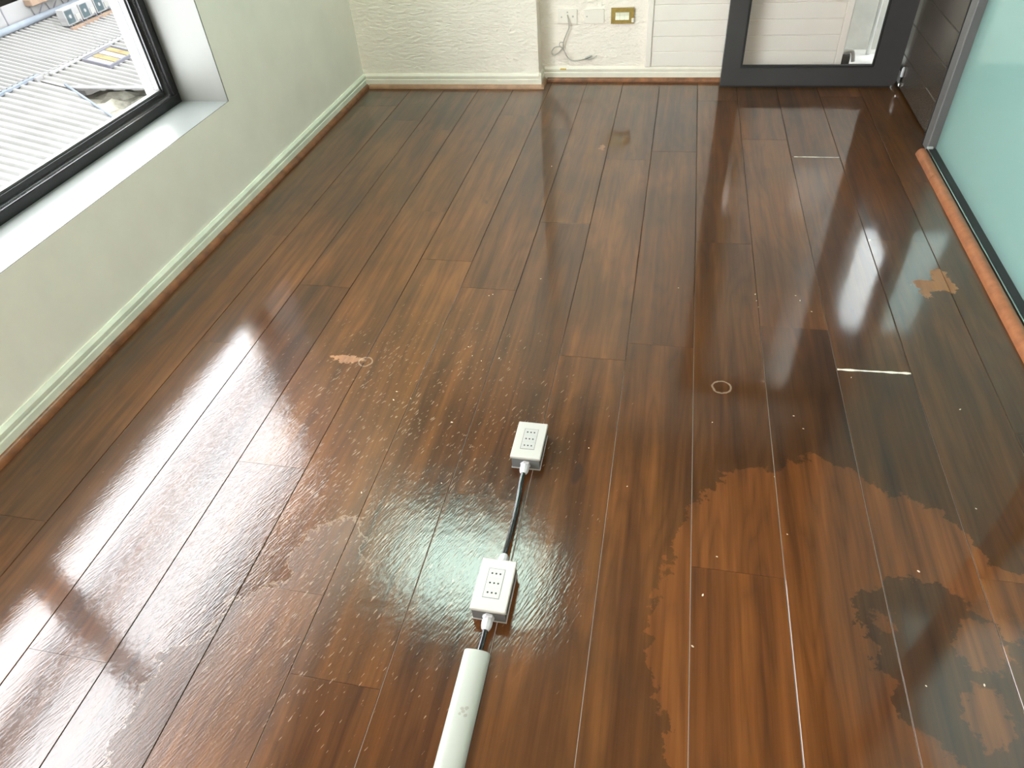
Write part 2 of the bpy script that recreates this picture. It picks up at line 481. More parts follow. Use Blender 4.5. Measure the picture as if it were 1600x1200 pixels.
# ------------------------------------------------------------------ floor and planks
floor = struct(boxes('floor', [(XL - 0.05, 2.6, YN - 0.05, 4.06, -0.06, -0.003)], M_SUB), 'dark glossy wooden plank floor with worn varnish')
JOINTS = {0: [0.75, 2.10, 3.42], 1: [0.12, 1.455, 3.23], 2: [0.456, 1.79, 3.12], 3: [1.0, 2.33], 4: [0.671, 1.99, 3.31], 5: [0.50, 1.832, 3.16],
          6: [0.98, 2.285], 7: [0.18, 1.52, 2.84], 8: [0.26, 1.60, 2.93], 9: [0.864, 2.19, 3.52], 10: [0.395, 1.727, 3.07], 11: [0.215, 1.555, 2.903],
          12: [0.926, 2.255, 3.58], 13: [0.48, 1.36, 2.70]}
YEND = 3.79
for c in range(0, 14):
    xa, xb = X0 + c * PW, X0 + (c + 1) * PW
    if c == 0:
        xa = XL + 0.004
    if c == 13:
        xb = XR + 0.02
    ys = [YN] + [j - 1.33 for j in JOINTS[c][:1] if j - 1.33 > YN + 0.1] + JOINTS[c] + [YEND]
    gap = 0.0009
    for ya, yb in zip(ys, ys[1:]):
        bm = bmesh.new()
        dz = random.uniform(-0.00025, 0.00025)
        bm_box(bm, xa + gap, xb - gap, ya + 0.0003, yb - 0.0003, -0.003, dz)
        top = [e for e in bm.edges if all(v.co.z > -0.0015 for v in e.verts) and abs(e.verts[0].co.x - e.verts[1].co.x) < 1e-5]
        bmesh.ops.bevel(bm, geom=top, offset=0.0008, segments=1, affect='EDGES')
        link('plank', mesh_of(bm, 'plank'), M_FLOOR, floor)

def strip(pts, name, wdt, hgt, mat):
    """chipped thin ridge of filler lying in a joint"""
    bm = bmesh.new(); rows = []
    (xa, ya), (xb, yb) = pts
    n = 16
    for i in range(n + 1):
        s = i / n
        x, y = xa + (xb - xa) * s, ya + (yb - ya) * s
        wv = wdt * random.uniform(0.5, 1.2)
        rows.append([bm.verts.new((x, y - wv, 0.0002)), bm.verts.new((x, y, hgt * random.uniform(0.6, 1.1))), bm.verts.new((x, y + wv, 0.0002))])
    for a, b in zip(rows, rows[1:]):
        bm.faces.new((a[0], b[0], b[1], a[1])); bm.faces.new((a[1], b[1], b[2], a[2])); bm.faces.new((a[2], b[2], b[0], a[0]))
    bm.faces.new(rows[0]); bm.faces.new(rows[-1][::-1])
    return link(name, mesh_of(bm, name), mat, floor)
strip(((0.506, 1.552), (0.692, 1.558)), 'joint_filler', 0.0045, 0.0022, M_FILLER)
strip(((0.515, 2.902), (0.692, 2.904)), 'joint_filler', 0.0035, 0.0014, M_FILLER)
strip(((0.700, 2.254), (0.705, 2.254)), 'joint_filler', 0.004, 0.0016, M_FILLER)

# ------------------------------------------------------------------ left wall with window opening
WY0, WY1 = -0.62, 2.415        # opening along y
WZ0, WZ1 = 0.392, 1.70         # sill and head
XO = -2.02                     # outer face
struct(boxes('wall_left', [(XO, XL, YN - 0.2, 4.1, -0.1, WZ0 - 0.001), (XO, XL, YN - 0.2, 4.1, WZ1, H + 0.1),
                           (XO, XL, WY1, 4.1, WZ0 - 0.001, WZ1), (XO, XL, YN - 0.2, WY0, WZ0 - 0.001, WZ1)], M_SAGE), 'sage green painted wall below and beside the window')
win = struct(empty('window_1', (-1.9, 0.9, WZ0)), 'wide black framed window with white reveal and sill')
XF = -1.868                    # inner face of frame
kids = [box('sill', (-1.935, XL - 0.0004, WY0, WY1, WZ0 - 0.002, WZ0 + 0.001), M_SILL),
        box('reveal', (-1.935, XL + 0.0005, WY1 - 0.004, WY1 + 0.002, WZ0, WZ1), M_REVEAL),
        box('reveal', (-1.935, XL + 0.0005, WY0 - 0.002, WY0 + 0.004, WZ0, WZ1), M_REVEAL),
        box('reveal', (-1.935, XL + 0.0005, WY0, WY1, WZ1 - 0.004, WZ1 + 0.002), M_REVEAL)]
def rail(b, bev=0.004):
    return box('frame_rail', b, M_BLACK, None, bev, 2)
fy0, fy1, fz0, fz1 = WY0 + 0.004, WY1 - 0.006, WZ0, WZ1 - 0.004
YM, ZT = 0.90, 0.922           # mullion, transom centre
kids += [rail((XF - 0.07, XF, fy0, fy1, fz0, fz0 + 0.036)), rail((XF - 0.07, XF, fy0, fy1, fz1 - 0.036, fz1)),
         rail((XF - 0.07, XF, fy1 - 0.036, fy1, fz0 + 0.036, fz1 - 0.036)), rail((XF - 0.07, XF, fy0, fy0 + 0.036, fz0 + 0.036, fz1 - 0.036)),
         rail((XF - 0.07, XF, YM - 0.022, YM + 0.022, fz0 + 0.036, fz1 - 0.036)),
         rail((XF - 0.065, XF - 0.004, fy0 + 0.036, YM - 0.022, ZT - 0.028, ZT + 0.028)), rail((XF - 0.065, XF - 0.004, YM + 0.022, fy1 - 0.036, ZT - 0.028, ZT + 0.028))]
# bright sash beads, gaskets and panes, one set for each light
for (ya, yb) in ((fy0 + 0.036, YM - 0.022), (YM + 0.022, fy1 - 0.036)):
    for (za, zb) in ((fz0 + 0.036, ZT - 0.028), (ZT + 0.028, fz1 - 0.036)):
        bs, gs = [], []
        for (p, q, lst, x0, x1) in ((0.0, 0.004, bs, XF - 0.030, XF - 0.012), (0.004, 0.024, gs, XF - 0.060, XF - 0.020)):
            lst += [(x0, x1, ya + p, yb - p, za + p, za + q), (x0, x1, ya + p, yb - p, zb - q, zb - p),
                    (x0, x1, ya + p, ya + q, za + q, zb - q), (x0, x1, yb - q, yb - p, za + q, zb - q)]
        kids += [boxes('bright_bead', bs, M_STEEL), boxes('sash', gs, M_BLACK),
                 boxes('gasket', [(XF - 0.050, XF - 0.030, ya + 0.024, yb - 0.024, za + 0.024, za + 0.030), (XF - 0.050, XF - 0.030, yb - 0.030, yb - 0.024, za + 0.030, zb - 0.024)], M_MULL),
                 box('pane', (XF - 0.046, XF - 0.040, ya + 0.022, yb - 0.022, za + 0.022, zb - 0.022), M_PANE)]
adopt(win, *kids)

def base_profile(face, out, h, thick):
    """baseboard cross-section (offset across the wall, z); out = +1/-1 direction into the room"""
    t = thick
    pts = [(0, 0.0), (t, 0.0), (t, h * 0.60), (t * 0.80, h * 0.64), (t * 0.80, h * 0.70), (t * 0.92, h * 0.73), (t * 0.92, h * 0.86), (t * 0.55, h * 0.95), (t * 0.35, h), (0, h)]
    return [(face + out * u, z) for u, z in pts]
struct(extrude_profile('baseboard_left', base_profile(XL, 1, 0.072, 0.014), 'y', YN, YB - 0.0, M_BASE_L), 'white painted baseboard along the sage wall')
def quarter(face, out, r, hh):
    return [(face, 0.0)] + [(face + out * r * math.cos(a), hh * math.sin(a)) for a in [math.radians(k * 15) for k in range(7)]]
struct(extrude_profile('trim_1', quarter(XL + 0.014, 1, 0.016, 0.021), 'y', YN, YB - 0.014, M_BROWN, None, True), 'brown quarter-round moulding under the sage wall')

# ------------------------------------------------------------------ back wall: pillar and recess
struct(boxes('wall_back', [(XL - 0.3, -0.69, YB, 4.1, -0.1, H + 0.1)], M_CREAM), 'cream embossed wall pillar beside the sage wall')
struct(boxes('wall_recess', [(-0.69, 0.765, YREC, 3.95, -0.1, H + 0.1), (0.765, XR + 0.3, YREC, 3.95, 2.15, H + 0.1)], M_CREAM), 'cream embossed recessed wall carrying the switch plates')
bb = struct(empty('baseboard_back', (-0.7, YB, 0)), 'cream baseboard along the back wall')
adopt(bb, extrude_profile('board', base_profile(YB, -1, 0.072, 0.014), 'x', XL + 0.014, -0.676, M_BASE),
      extrude_profile('return_board', base_profile(-0.69, 1, 0.0718, 0.0137), 'y', YB - 0.0135, YREC - 0.012, M_BASE),
      extrude_profile('board', base_profile(YREC, -1, 0.072, 0.012), 'x', -0.676, 0.24, M_BASE))
adopt(bb, box('yellow_stain', (-0.592, -0.560, YREC - 0.0125, YREC - 0.010, 0.058, 0.0665), plain('yellow_paint_drip', (0.75, 0.50, 0.12), 0.6, var=0.3, scale=90), None, 0.001))
tb = struct(empty('trim_2', (-0.7, YB - 0.014, 0)), 'brown quarter-round moulding along the back wall')
M_TAN = plain('tan_stained_moulding', (0.36, 0.20, 0.115), 0.35, var=0.2, scale=20)
adopt(tb, extrude_profile('moulding', quarter(YB - 0.014, -1, 0.015, 0.020), 'x', XL + 0.03, -0.662, M_TAN, None, True),
      extrude_profile('moulding', quarter(-0.676, 1, 0.014, 0.020), 'y', YB - 0.026, YREC - 0.012, M_TAN, None, True),
      extrude_profile('moulding', quarter(YREC - 0.012, -1, 0.015, 0.020), 'x', -0.662, 0.25, M_BROWN, None, True))
# white siding boards right of the batten
struct(box('trim_3', (-0.151, -0.121, YREC - 0.016, YREC, 0.072, H), M_WHITEBOARD, None, 0.003), 'white vertical batten beside the siding')
sid = struct(empty('wall_siding', (0.3, YREC, 0.072)), 'white horizontal siding boards behind the glass door')
NB = 0
def siding_mesh():
    bm = bmesh.new()
    bm_box(bm, -0.121, 0.765, -0.010, 0.0, 0.0, 0.0712)
    ed = [e for e in bm.edges if all(v.co.y < -0.005 for v in e.verts)]
    bmesh.ops.bevel(bm, geom=ed, offset=0.0028, segments=1, affect='EDGES')
    return mesh_of(bm, 'siding_board')
sm = siding_mesh()
for k in range(36):
    o = link('siding_board', sm, M_WHITEBOARD, sid)
    o.location = (-0.3, 0, 0.0005 + k * 0.0718)

# plates, switch and cord in the recess
def plate(name, x0, x1, z0, z1, label, holes):
    t = tag(empty(name, ((x0 + x1) / 2, YREC, z0)), label, 'wall plate')
    k = [box('face_plate', (x0, x1, YREC - 0.007, YREC - 0.0005, z0, z1), M_PLATE, None, 0.002, 2)]
    for (dx, dz, r) in holes:
        k.append(lathe('dimple', [(0, r), (0.0006, r * 0.8)], ((x0 + x1) / 2 + dx, YREC - 0.0068, (z0 + z1) / 2 + dz), (0, -1, 0), M_CORD, None, 12))
    adopt(t, *k)
    return t
plate('socket_plate', -0.600, -0.502, 0.281, 0.348, 'white painted socket plate with a cord hanging from it', [(-0.030, -0.002, 0.004), (0.028, 0.0, 0.005), (0.0, 0.02, 0.004)])
plate('blank_plate', -0.466, -0.366, 0.281, 0.346, 'white painted blank plate between socket and brass switch', [(-0.036, 0.0, 0.004)])
sw = tag(empty('switch_plate', (-0.274, YREC, 0.279)), 'tarnished brass switch plate with ivory switches on cream wall', 'wall switch')
bm = bmesh.new()
fx0, fx1, sz0, sz1 = -0.331, -0.217, 0.279, 0.350
for b in ((fx0, fx1, YREC - 0.010, YREC - 0.0005, sz0, sz0 + 0.017), (fx0, fx1, YREC - 0.010, YREC - 0.0005, sz1 - 0.019, sz1),
          (fx0, fx0 + 0.021, YREC - 0.010, YREC - 0.0005, sz0 + 0.017, sz1 - 0.019), (fx1 - 0.024, fx1, YREC - 0.010, YREC - 0.0005, sz0 + 0.017, sz1 - 0.019)):
    bm_box(bm, *b)
kids = [link('frame', mesh_of(bm, 'frame'), M_GOLD)]
for i in range(3):
    xa = fx0 + 0.0215 + i * 0.0230
    kids.append(extrude_profile('rocker_switch', [(YREC - 0.002, sz0 + 0.0175), (YREC - 0.013, sz0 + 0.0175), (YREC - 0.009, sz0 + 0.034), (YREC - 0.013, sz1 - 0.0195), (YREC - 0.002, sz1 - 0.0195)], 'x', xa, xa + 0.0218, M_SWITCH))
kids.append(box('paint_blob', (fx1 - 0.013, fx1 + 0.002, YREC - 0.0115, YREC - 0.001, sz0 + 0.004, sz0 + 0.026), M_PLATE, None, 0.004, 2))
adopt(sw, *kids)
yc = YREC - 0.014
cord = tag(empty('wall_cord', (-0.55, YREC, 0.30)), 'thin grey cord looping down from the socket plate', 'cord')
adopt(cord, tube('cord', [(-0.551, YREC - 0.008, 0.322), (-0.545, yc - 0.006, 0.300), (-0.542, yc - .004, 0.268), (-0.556, yc, 0.235), (-0.571, yc, 0.198), (-0.574, yc, 0.165), (-0.590, yc - .003, 0.165 + .010), (-0.618, yc - .003, 0.172), (-0.634, yc - .003, 0.150), (-0.622, yc - .006, 0.134),
                         (-0.596, yc - .008, 0.150), (-0.574, yc - .008, 0.166), (-0.556, yc - .004, 0.132), (-0.532, yc, 0.108), (-0.500, yc, 0.106), (-0.462, yc, 0.114)], 0.0030, M_CORD, None, 8),
      tube('small_loop', [(-0.575, yc - .004, 0.170), (-0.592, yc - .006, 0.182), (-0.588, yc - .006, 0.197), (-0.572, yc - .004, 0.196)], 0.0024, M_CORD, None, 8),
      tube('stripped_wire', [(-0.463, yc, 0.114), (-0.440, yc, 0.112), (-0.418, yc - .002, 0.118), (-0.398, yc - .004, 0.130)], 0.0022, M_CORD, None, 6),
      lathe('plug_tip', [(0, 0.003), (0.004, 0.0055), (0.030, 0.0055), (0.042, 0.003)], (-0.462, yc - .001, 0.115), (0.9, 0, 0.38), M_IVORY, None, 12))

# ------------------------------------------------------------------ glass door leaf in front of the siding
D0, D1, DY0, DY1, DH = 0.232, 1.046, 3.700, 3.744, 2.12
door = struct(empty('door_1', (0.64, 3.72, 0)), 'charcoal framed glass door leaf beside the white siding')
def rounded_frame():
    bm = bmesh.new()
    out, inn = [], []
    r = 0.028
    # outer loop counter clockwise from bottom left, the bottom right corner is rounded
    outer = [(D0, 0.010)] + [(D1 - r + r * math.sin(math.radians(a)), 0.010 + r - r * math.cos(math.radians(a))) for a in (0, 22.5, 45, 67.5, 90)] + [(D1, DH), (D0, DH)]
    i0, i1, iz0, iz1 = D0 + 0.086, D1 - 0.118, 0.093, DH - 0.09
    inner = [(i0, iz0)] + [(i1, iz0)] * 5 + [(i1, iz1), (i0, iz1)]
    inner = [(i0, iz0)] + [(i1 - 0.004 + 0.002 * k, iz0 + 0.001 * k * (k > 2)) for k in range(5)] + [(i1 + .004, iz1), (i0, iz1)]
    n = len(outer)
    F = [bm.verts.new((x, DY0, z)) for x, z in outer]; FI = [bm.verts.new((x, DY0, z)) for x, z in inner]
    B = [bm.verts.new((x, DY1, z)) for x, z in outer]; BI = [bm.verts.new((x, DY1, z)) for x, z in inner]
    for k in range(n):
        j = (k + 1) % n
        bm.faces.new((F[k], F[j], FI[j], FI[k])); bm.faces.new((B[j], B[k], BI[k], BI[j]))
        bm.faces.new((F[k], B[k], B[j], F[j])); bm.faces.new((FI[j], BI[j], BI[k], FI[k]))
    return mesh_of(bm, 'leaf_frame'), (i0, i1, iz0, iz1)
me, (i0, i1, iz0, iz1) = rounded_frame()
kids = [link('leaf_frame', me, M_CHAR),
        boxes('glazing_bead', [(i0, i1 + .004, DY0 + 0.004, DY0 + 0.020, iz0, iz0 + 0.010), (i0, i0 + 0.010, DY0 + 0.004, DY0 + 0.020, iz0 + 0.010, iz1), (i1 - 0.006, i1 + 0.004, DY0 + 0.004, DY0 + 0.020, iz0 + 0.010, iz1), (i0 + .01, i1 - .006, DY0 + 0.004, DY0 + 0.020, iz1 - 0.010, iz1)], M_RUBBER),
        box('pane', (i0 + 0.004, i1 + 0.002, DY0 + 0.020, DY0 + 0.026, iz0 + 0.004, iz1 - 0.004), M_PANE_DOOR),
        box('hinge_leaf', (D1 + 0.001, D1 + 0.010, DY0 - 0.022, DY0 + 0.02, 0.030, 0.075), M_MULL, None, 0.002),
        lathe('hinge_pin', [(0, 0.004), (0.003, 0.007), (0.035, 0.007), (0.044, 0.004)], (D1 + 0.009, DY0 - 0.028, 0.060), (0, 0, 1), M_GLAND, None, 14),
        lathe('hinge_knuckle', [(0, 0.005), (0.002, 0.008), (0.014, 0.008), (0.018, 0.004)], (D1 + 0.009, DY0 - 0.028, 0.018), (0, 0, 1), M_STEEL, None, 14),
        box('bottom_seal', (D0, D1 - 0.02, DY0 + 0.006, DY1 - 0.006, 0.0005, 0.010), M_RUBBER)]
adopt(door, *kids)

# porch behind the right of the door
M_PORCH = plain('porch_white_render', (0.63, 0.63, 0.60), 0.7, var=0.10, scale=9)
struct(boxes('wall_porch', [(0.60, 1.12, 4.30, 4.40, -0.1, H + 0.1), (0.60, 0.70, 3.95, 4.30, -0.1, H + 0.1), (1.12, 2.6, 4.75, 4.85, -0.1, 1.00), (2.5, 2.6, 4.16, 4.75, -0.1, 1.00), (1.02, 1.12, 4.40, 4.85, -0.1, 1.0)], M_PORCH), 'pale rendered porch wall seen through the glass door, with a part added to block sky')  # full-height segment added to block the sky, low parapet lets it in
struct(boxes('floor_porch', [(0.70, 2.5, 3.95, 4.75, -0.06, -0.005)], M_PORCH), 'pale porch floor behind the glass door')
struct(box('trim_4', (0.765, 0.797, YREC - 0.012, 3.95, 0.0, 2.15), M_WHITEBOARD, None, 0.002), 'white corner post at the end of the siding')
rl = tag(empty('porch_railing', (0.95, 4.0, 0)), 'white metal railing with a diagonal brace behind the glass door', 'railing')
M_RAIL = plain('white_rail_paint', (0.86, 0.87, 0.85), 0.35, var=0.03)
adopt(rl, tube('post', [(1.010, 4.22, -0.004), (1.010, 4.22, 1.05)], 0.010, M_RAIL, None, 12), tube('post', [(1.086, 4.25, -0.004), (1.086, 4.25, 1.05)], 0.014, M_RAIL, None, 12),
      tube('diagonal_brace', [(1.010, 4.22, 0.33), (0.83, 4.22, 0.76)], 0.006, M_RAIL, None, 10), tube('top_rail', [(0.72, 4.22, 1.05), (1.10, 4.25, 1.05)], 0.012, M_RAIL, None, 10))
tap = tag(empty('floor_stop', (0.83, 3.90, 0)), 'small white and grey door stop on the porch floor by the corner post', 'door stop')
adopt(tap, lathe('body', [(0, 0.022), (0.002, 0.024), (0.09, 0.022), (0.095, 0.018)], (0.835, 3.90, 0.0), (0, 0, 1), M_MULL, None, 16),
      tube('bent_handle', [(0.815, 3.90, 0.10), (0.835, 3.89, 0.115), (0.862, 3.90, 0.105), (0.874, 3.90, 0.06)], 0.009, M_RAIL, None, 10),
      lathe('cap', [(0, 0.010), (0.003, 0.017), (0.016, 0.017), (0.02, 0.010)], (0.835, 3.90, 0.095), (0, 0, 1), M_GLAND, None, 14))

# ------------------------------------------------------------------ right side: dark boarded panel, glass partition
dp = struct(empty('wall_right', (XR, 3.36, 0)), 'dark varnished boarded panel beside the glass door')
YP0, YP1 = 3.045, 3.80
kids = []
bm = bmesh.new(); bm_box(bm, 0, 0.022, YP0 - 3.36, YP1 - 3.36, 0, 0.130)
bmesh.ops.bevel(bm, geom=[e for e in bm.edges if all(v.co.x < 0.01 for v in e.verts)], offset=0.003, segments=1, affect='EDGES')
bmesh_board = mesh_of(bm, 'board')
for k in range(4):
    o = link('board', bmesh_board, M_DARKBOARD, dp); o.location = (0, 0, 0.008 + k * 0.1312)
adopt(dp, box('panel_frame', (XR - 0.004, XR + 0.04, YP0, YP1, 0.533, 0.575), M_DARKBOARD, None, 0.003),
      box('panel_frame', (XR - 0.004, XR + 0.04, YP0, YP1, 1.30, 1.36), M_DARKBOARD, None, 0.003),
      box('panel_back', (XR + 0.0225, XR + 0.05, YP0, YP1, 0.0, 0.533), M_DARKBOARD),
      box('upper_panel', (XR, XR + 0.04, YP0, YP1, 1.36, H), M_DARKBOARD),
      box('frosted_pane', (XR + 0.012, XR + 0.018, YP0, YP1, 0.575, 1.30), M_FROST))
gp = struct(empty('wall_glass', (XR, 1.0, 0)), 'teal film glass partition with grey mullions')
MY = [3.012, 1.415, -0.18]
kids = []
for y in MY:
    kids += [box('mullion', (XR - 0.028, XR + 0.045, y - 0.033, y + 0.033, 0.0, H), M_MULL, None, 0.003)]
    kids += [box('black_seam', (XR - 0.030, XR - 0.012, y + 0.0335, y + 0.038, 0.0, H), M_RUBBER)]
for ya, yb in ((MY[1] + 0.033, MY[0] - 0.033), (MY[2] + 0.033, MY[1] - 0.033), (YN, MY[2] - 0.033)):
    kids += [box('glass_pane', (XR + 0.004, XR + 0.014, ya, yb, 0.012, 2.4), M_TEAL),
             box('floor_channel', (XR - 0.024, XR + 0.035, ya, yb, 0.0, 0.014), M_RUBBER, None, 0.002),
             box('bright_edge', (XR - 0.030, XR - 0.026, ya, yb, 0.0, 0.016), M_STEEL),
             box('head_rail', (XR - 0.02, XR + 0.04, ya, yb, 2.4, H), M_MULL)]
kids += [box('corner_clip', (XR - 0.030, XR - 0.008, MY[0] - 0.045, MY[0] - 0.034, 0.014, 0.022), M_GLAND, None, 0.001)]
adopt(gp, *kids)
tr = struct(empty('trim_5', (1.01, 1.0, 0)), 'reddish half-round wooden moulding along the glass partition')
def half_round(xa, xb, hh):
    c, r = (xa + xb) / 2, (xb - xa) / 2
    return [(c + r * math.cos(a), hh * math.sin(a)) for a in [math.radians(k * 15) for k in range(13)]]
for ya, yb in ((2.715, 2.950), (1.62, 2.7135), (0.2, 1.6185), (YN, 0.1985)):
    adopt(tr, extrude_profile('moulding', half_round(0.986, 1.0285, 0.026), 'y', ya, yb, M_COPPER, None, True))

# ------------------------------------------------------------------ rest of the shell
struct(boxes('ceiling', [(XL - 0.3, 3.4, YN - 0.2, 4.16, H, H + 0.1), (0.5, 1.12, 4.16, 4.40, H, H + 0.1)], M_CEIL), 'white ceiling')
struct(boxes('wall_rear', [(XL - 0.3, 3.4, YN - 0.2, YN, -0.1, H)], M_CREAM), 'cream wall behind the viewer')
# room behind the teal glass
M_NEXT = plain('next_room_wall', (0.92, 0.92, 0.89), 0.8, var=0.03)
M_NEXTF = plain('next_room_floor', (0.20, 0.26, 0.245), 0.6, var=0.05)
struct(boxes('wall_next_room', [(1.12, 3.3, 4.06, 4.16, -0.1, 0.95), (1.12, 3.3, 4.06, 4.16, 1.80, H), (1.12, 1.18, 4.06, 4.16, 0.95, 1.80), (1.75, 3.3, 4.06, 4.16, 0.95, 1.80), (3.2, 3.3, YN, 4.06, -0.1, H)], M_NEXT), 'pale wall seen through the teal glass')
struct(boxes('floor_next_room', [(XR + 0.06, 3.2, YN, 4.06, -0.008, -0.002)], M_NEXTF), 'pale floor seen through the teal glass')

wn = struct(empty('window_2', (1.46, 4.11, 0.95)), 'small window of the room behind the teal glass')
adopt(wn, boxes('frame', [(1.18, 1.75, 4.08, 4.14, 0.95, 0.98), (1.18, 1.75, 4.08, 4.14, 1.77, 1.80), (1.18, 1.21, 4.08, 4.14, 0.98, 1.77), (1.72, 1.75, 4.08, 4.14, 0.98, 1.77)], M_BLACK),
      box('pane', (1.21, 1.72, 4.108, 4.114, 0.98, 1.77), M_PANE))

def lamp(name, cx, cy, sx, sy, color, strength, label):
    t = tag(empty(name, (cx, cy, H)), label, 'ceiling lamp')
    x0, x1, y0, y1 = cx - sx / 2, cx + sx / 2, cy - sy / 2, cy + sy / 2
    f = 0.02
    adopt(t, boxes('housing', [(x0 - f, x1 + f, y0 - f, y0, H - 0.05, H), (x0 - f, x1 + f, y1, y1 + f, H - 0.05, H), (x0 - f, x0, y0, y1, H - 0.05, H), (x1, x1 + f, y0, y1, H - 0.05, H)], M_GLAND),
          box('diffuser', (x0, x1, y0, y1, H - 0.04, H - 0.03), emit(name + '_light', color, strength)))
    return t
lamp('ceiling_lamp', -1.05, 2.40, 0.95, 0.60, (0.74, 1.0, 0.87), LAMP_STRENGTH, 'rectangular mint white ceiling lamp mirrored in the floor')
lamp('rear_fill_lamp', 0.45, -0.55, 0.6, 1.1, (1.0, 0.87, 0.775), REAR_FILL_STRENGTH, 'added warm white fill lamp on the ceiling behind the viewer')  # unseen warm fill, added to brighten the walls
lamp('next_room_fill', 2.1, 2.0, 1.0, 1.0, (0.93, 1.0, 0.98), NEXT_FILL_STRENGTH, 'added square fill lamp behind the teal glass')  # unseen fill, added to light the room behind the glass

# ------------------------------------------------------------------ socket boxes, cables and duct on the floor
def hexnut(name, base, axis, r, d, mat):
    return lathe(name, [(0, r * 0.93), (0.0012, r), (d - 0.0012, r), (d, r * 0.93)], base, axis, mat, None, 6, False)

def gland(cx, y, z, s):
    """s=-1 faces the camera, +1 faces away"""
    return [hexnut('gland_collar', (cx, y, z), (0, s, 0), 0.0125, 0.007, M_GLAND),
            lathe('gland_nut', [(0, 0.0105), (0.006, 0.0115), (0.014, 0.0112), (0.020, 0.0095), (0.024, 0.0070), (0.025, 0.0045)], (cx, y + s * 0.007, z), (0, s, 0), M_GLAND, None, 10, False)]

def socket_box(cx, y0, label, glands):
    x0, x1, y1 = cx - 0.0375, cx + 0.0375, y0 + 0.121
    t = tag(empty('socket_box', (cx, y0 + 0.06, 0)), label, 'socket box', 'socket boxes on the plank floor')
    k = []
    ins, wt, hb = 0.003, 0.0022, 0.036
    bx0, bx1, by0, by1 = x0 + ins, x1 - ins, y0 + ins, y1 - ins
    k.append(boxes('clear_base', [(bx0, bx1, by0, by1, 0.0008, 0.003), (bx0, bx1, by0, by0 + wt, 0.003, hb), (bx0, bx1, by1 - wt, by1, 0.003, hb),
                                  (bx0, bx0 + wt, by0 + wt, by1 - wt, 0.003, hb), (bx1 - wt, bx1, by0 + wt, by1 - wt, 0.003, hb)], M_SMOKE))
    k.append(boxes('base_rim', [(bx0 - .0012, bx1 + .0012, by0 - .0012, by0, 0.0008, 0.0035), (bx1, bx1 + .0012, by0, by1, 0.0008, 0.0035), (bx0 - .0012, bx0, by0, by1, 0.0008, 0.0035)], M_IVORY_D))
    k.append(box('socket_insert_body', (cx - 0.022, cx + 0.022, y0 + 0.026, y1 - 0.026, 0.010, hb), M_MULL, None, 0.002))
    cover = box('cover_plate', (x0, x1, y0, y1, hb, hb + 0.0085), M_IVORY, None, 0.0032, 3)
    k.append(cover)
    adopt(t, *k)
    zt = hb + 0.0085
    def sub(o):
        o.parent = cover
        return o
    w2, l2 = 0.0165, 0.0335
    yc2 = (y0 + y1) / 2 + 0.002
    sub(boxes('insert_gap', [(cx - w2 - .0010, cx + w2 + .0010, yc2 - l2 - .0010, yc2 + l2 + .0010, zt - 0.001, zt + 0.00015)], M_LINE))
    for r in range(3):
        ya = yc2 - l2 + r * (2 * l2 / 3)
        sub(box('socket_module', (cx - w2, cx + w2, ya + 0.0001, ya + 2 * l2 / 3 - 0.0001, zt - 0.001, zt + 0.0006), M_IVORY_D))
        for c in (-1, 0, 1):
            sub(lathe('socket_hole', [(0, 0.0021), (0.0003, 0.0020)], (cx + c * 0.0086, ya + l2 / 3, zt + 0.0006), (0, 0, 1), M_HOLE, None, 12))
    gk = []
    for s in glands:
        gk += gland(cx + (0.0 if s < 0 else 0.002), by0 if s < 0 else by1, 0.019, s)
    adopt(t, *gk)
    return t
socket_box(-0.2715, 0.669, 'white socket box joined by cables on both ends, nearer the viewer', (-1, 1))
socket_box(-0.2725, 1.077, 'white socket box at the far end of the black cable', (-1,))
c1 = tag(tube('power_cable', [(-0.2725, 1.052, 0.019), (-0.2735, 1.030, 0.016), (-0.272, 0.985, 0.010), (-0.2700, 0.920, 0.008), (-0.2700, 0.860, 0.012), (-0.2700, 0.822, 0.018), (-0.2700, 0.815, 0.019)], 0.0060, M_CABLE, None, 14), 'black cable running between the two white socket boxes', 'cable')
c2 = tag(tube('power_cable', [(-0.2715, 0.643, 0.019), (-0.2725, 0.620, 0.015), (-0.2745, 0.597, 0.011), (-0.2755, 0.570, 0.009), (-0.276, 0.530, 0.008)], 0.0058, M_CABLE, None, 14), 'short black cable from socket box into the white floor duct', 'cable')
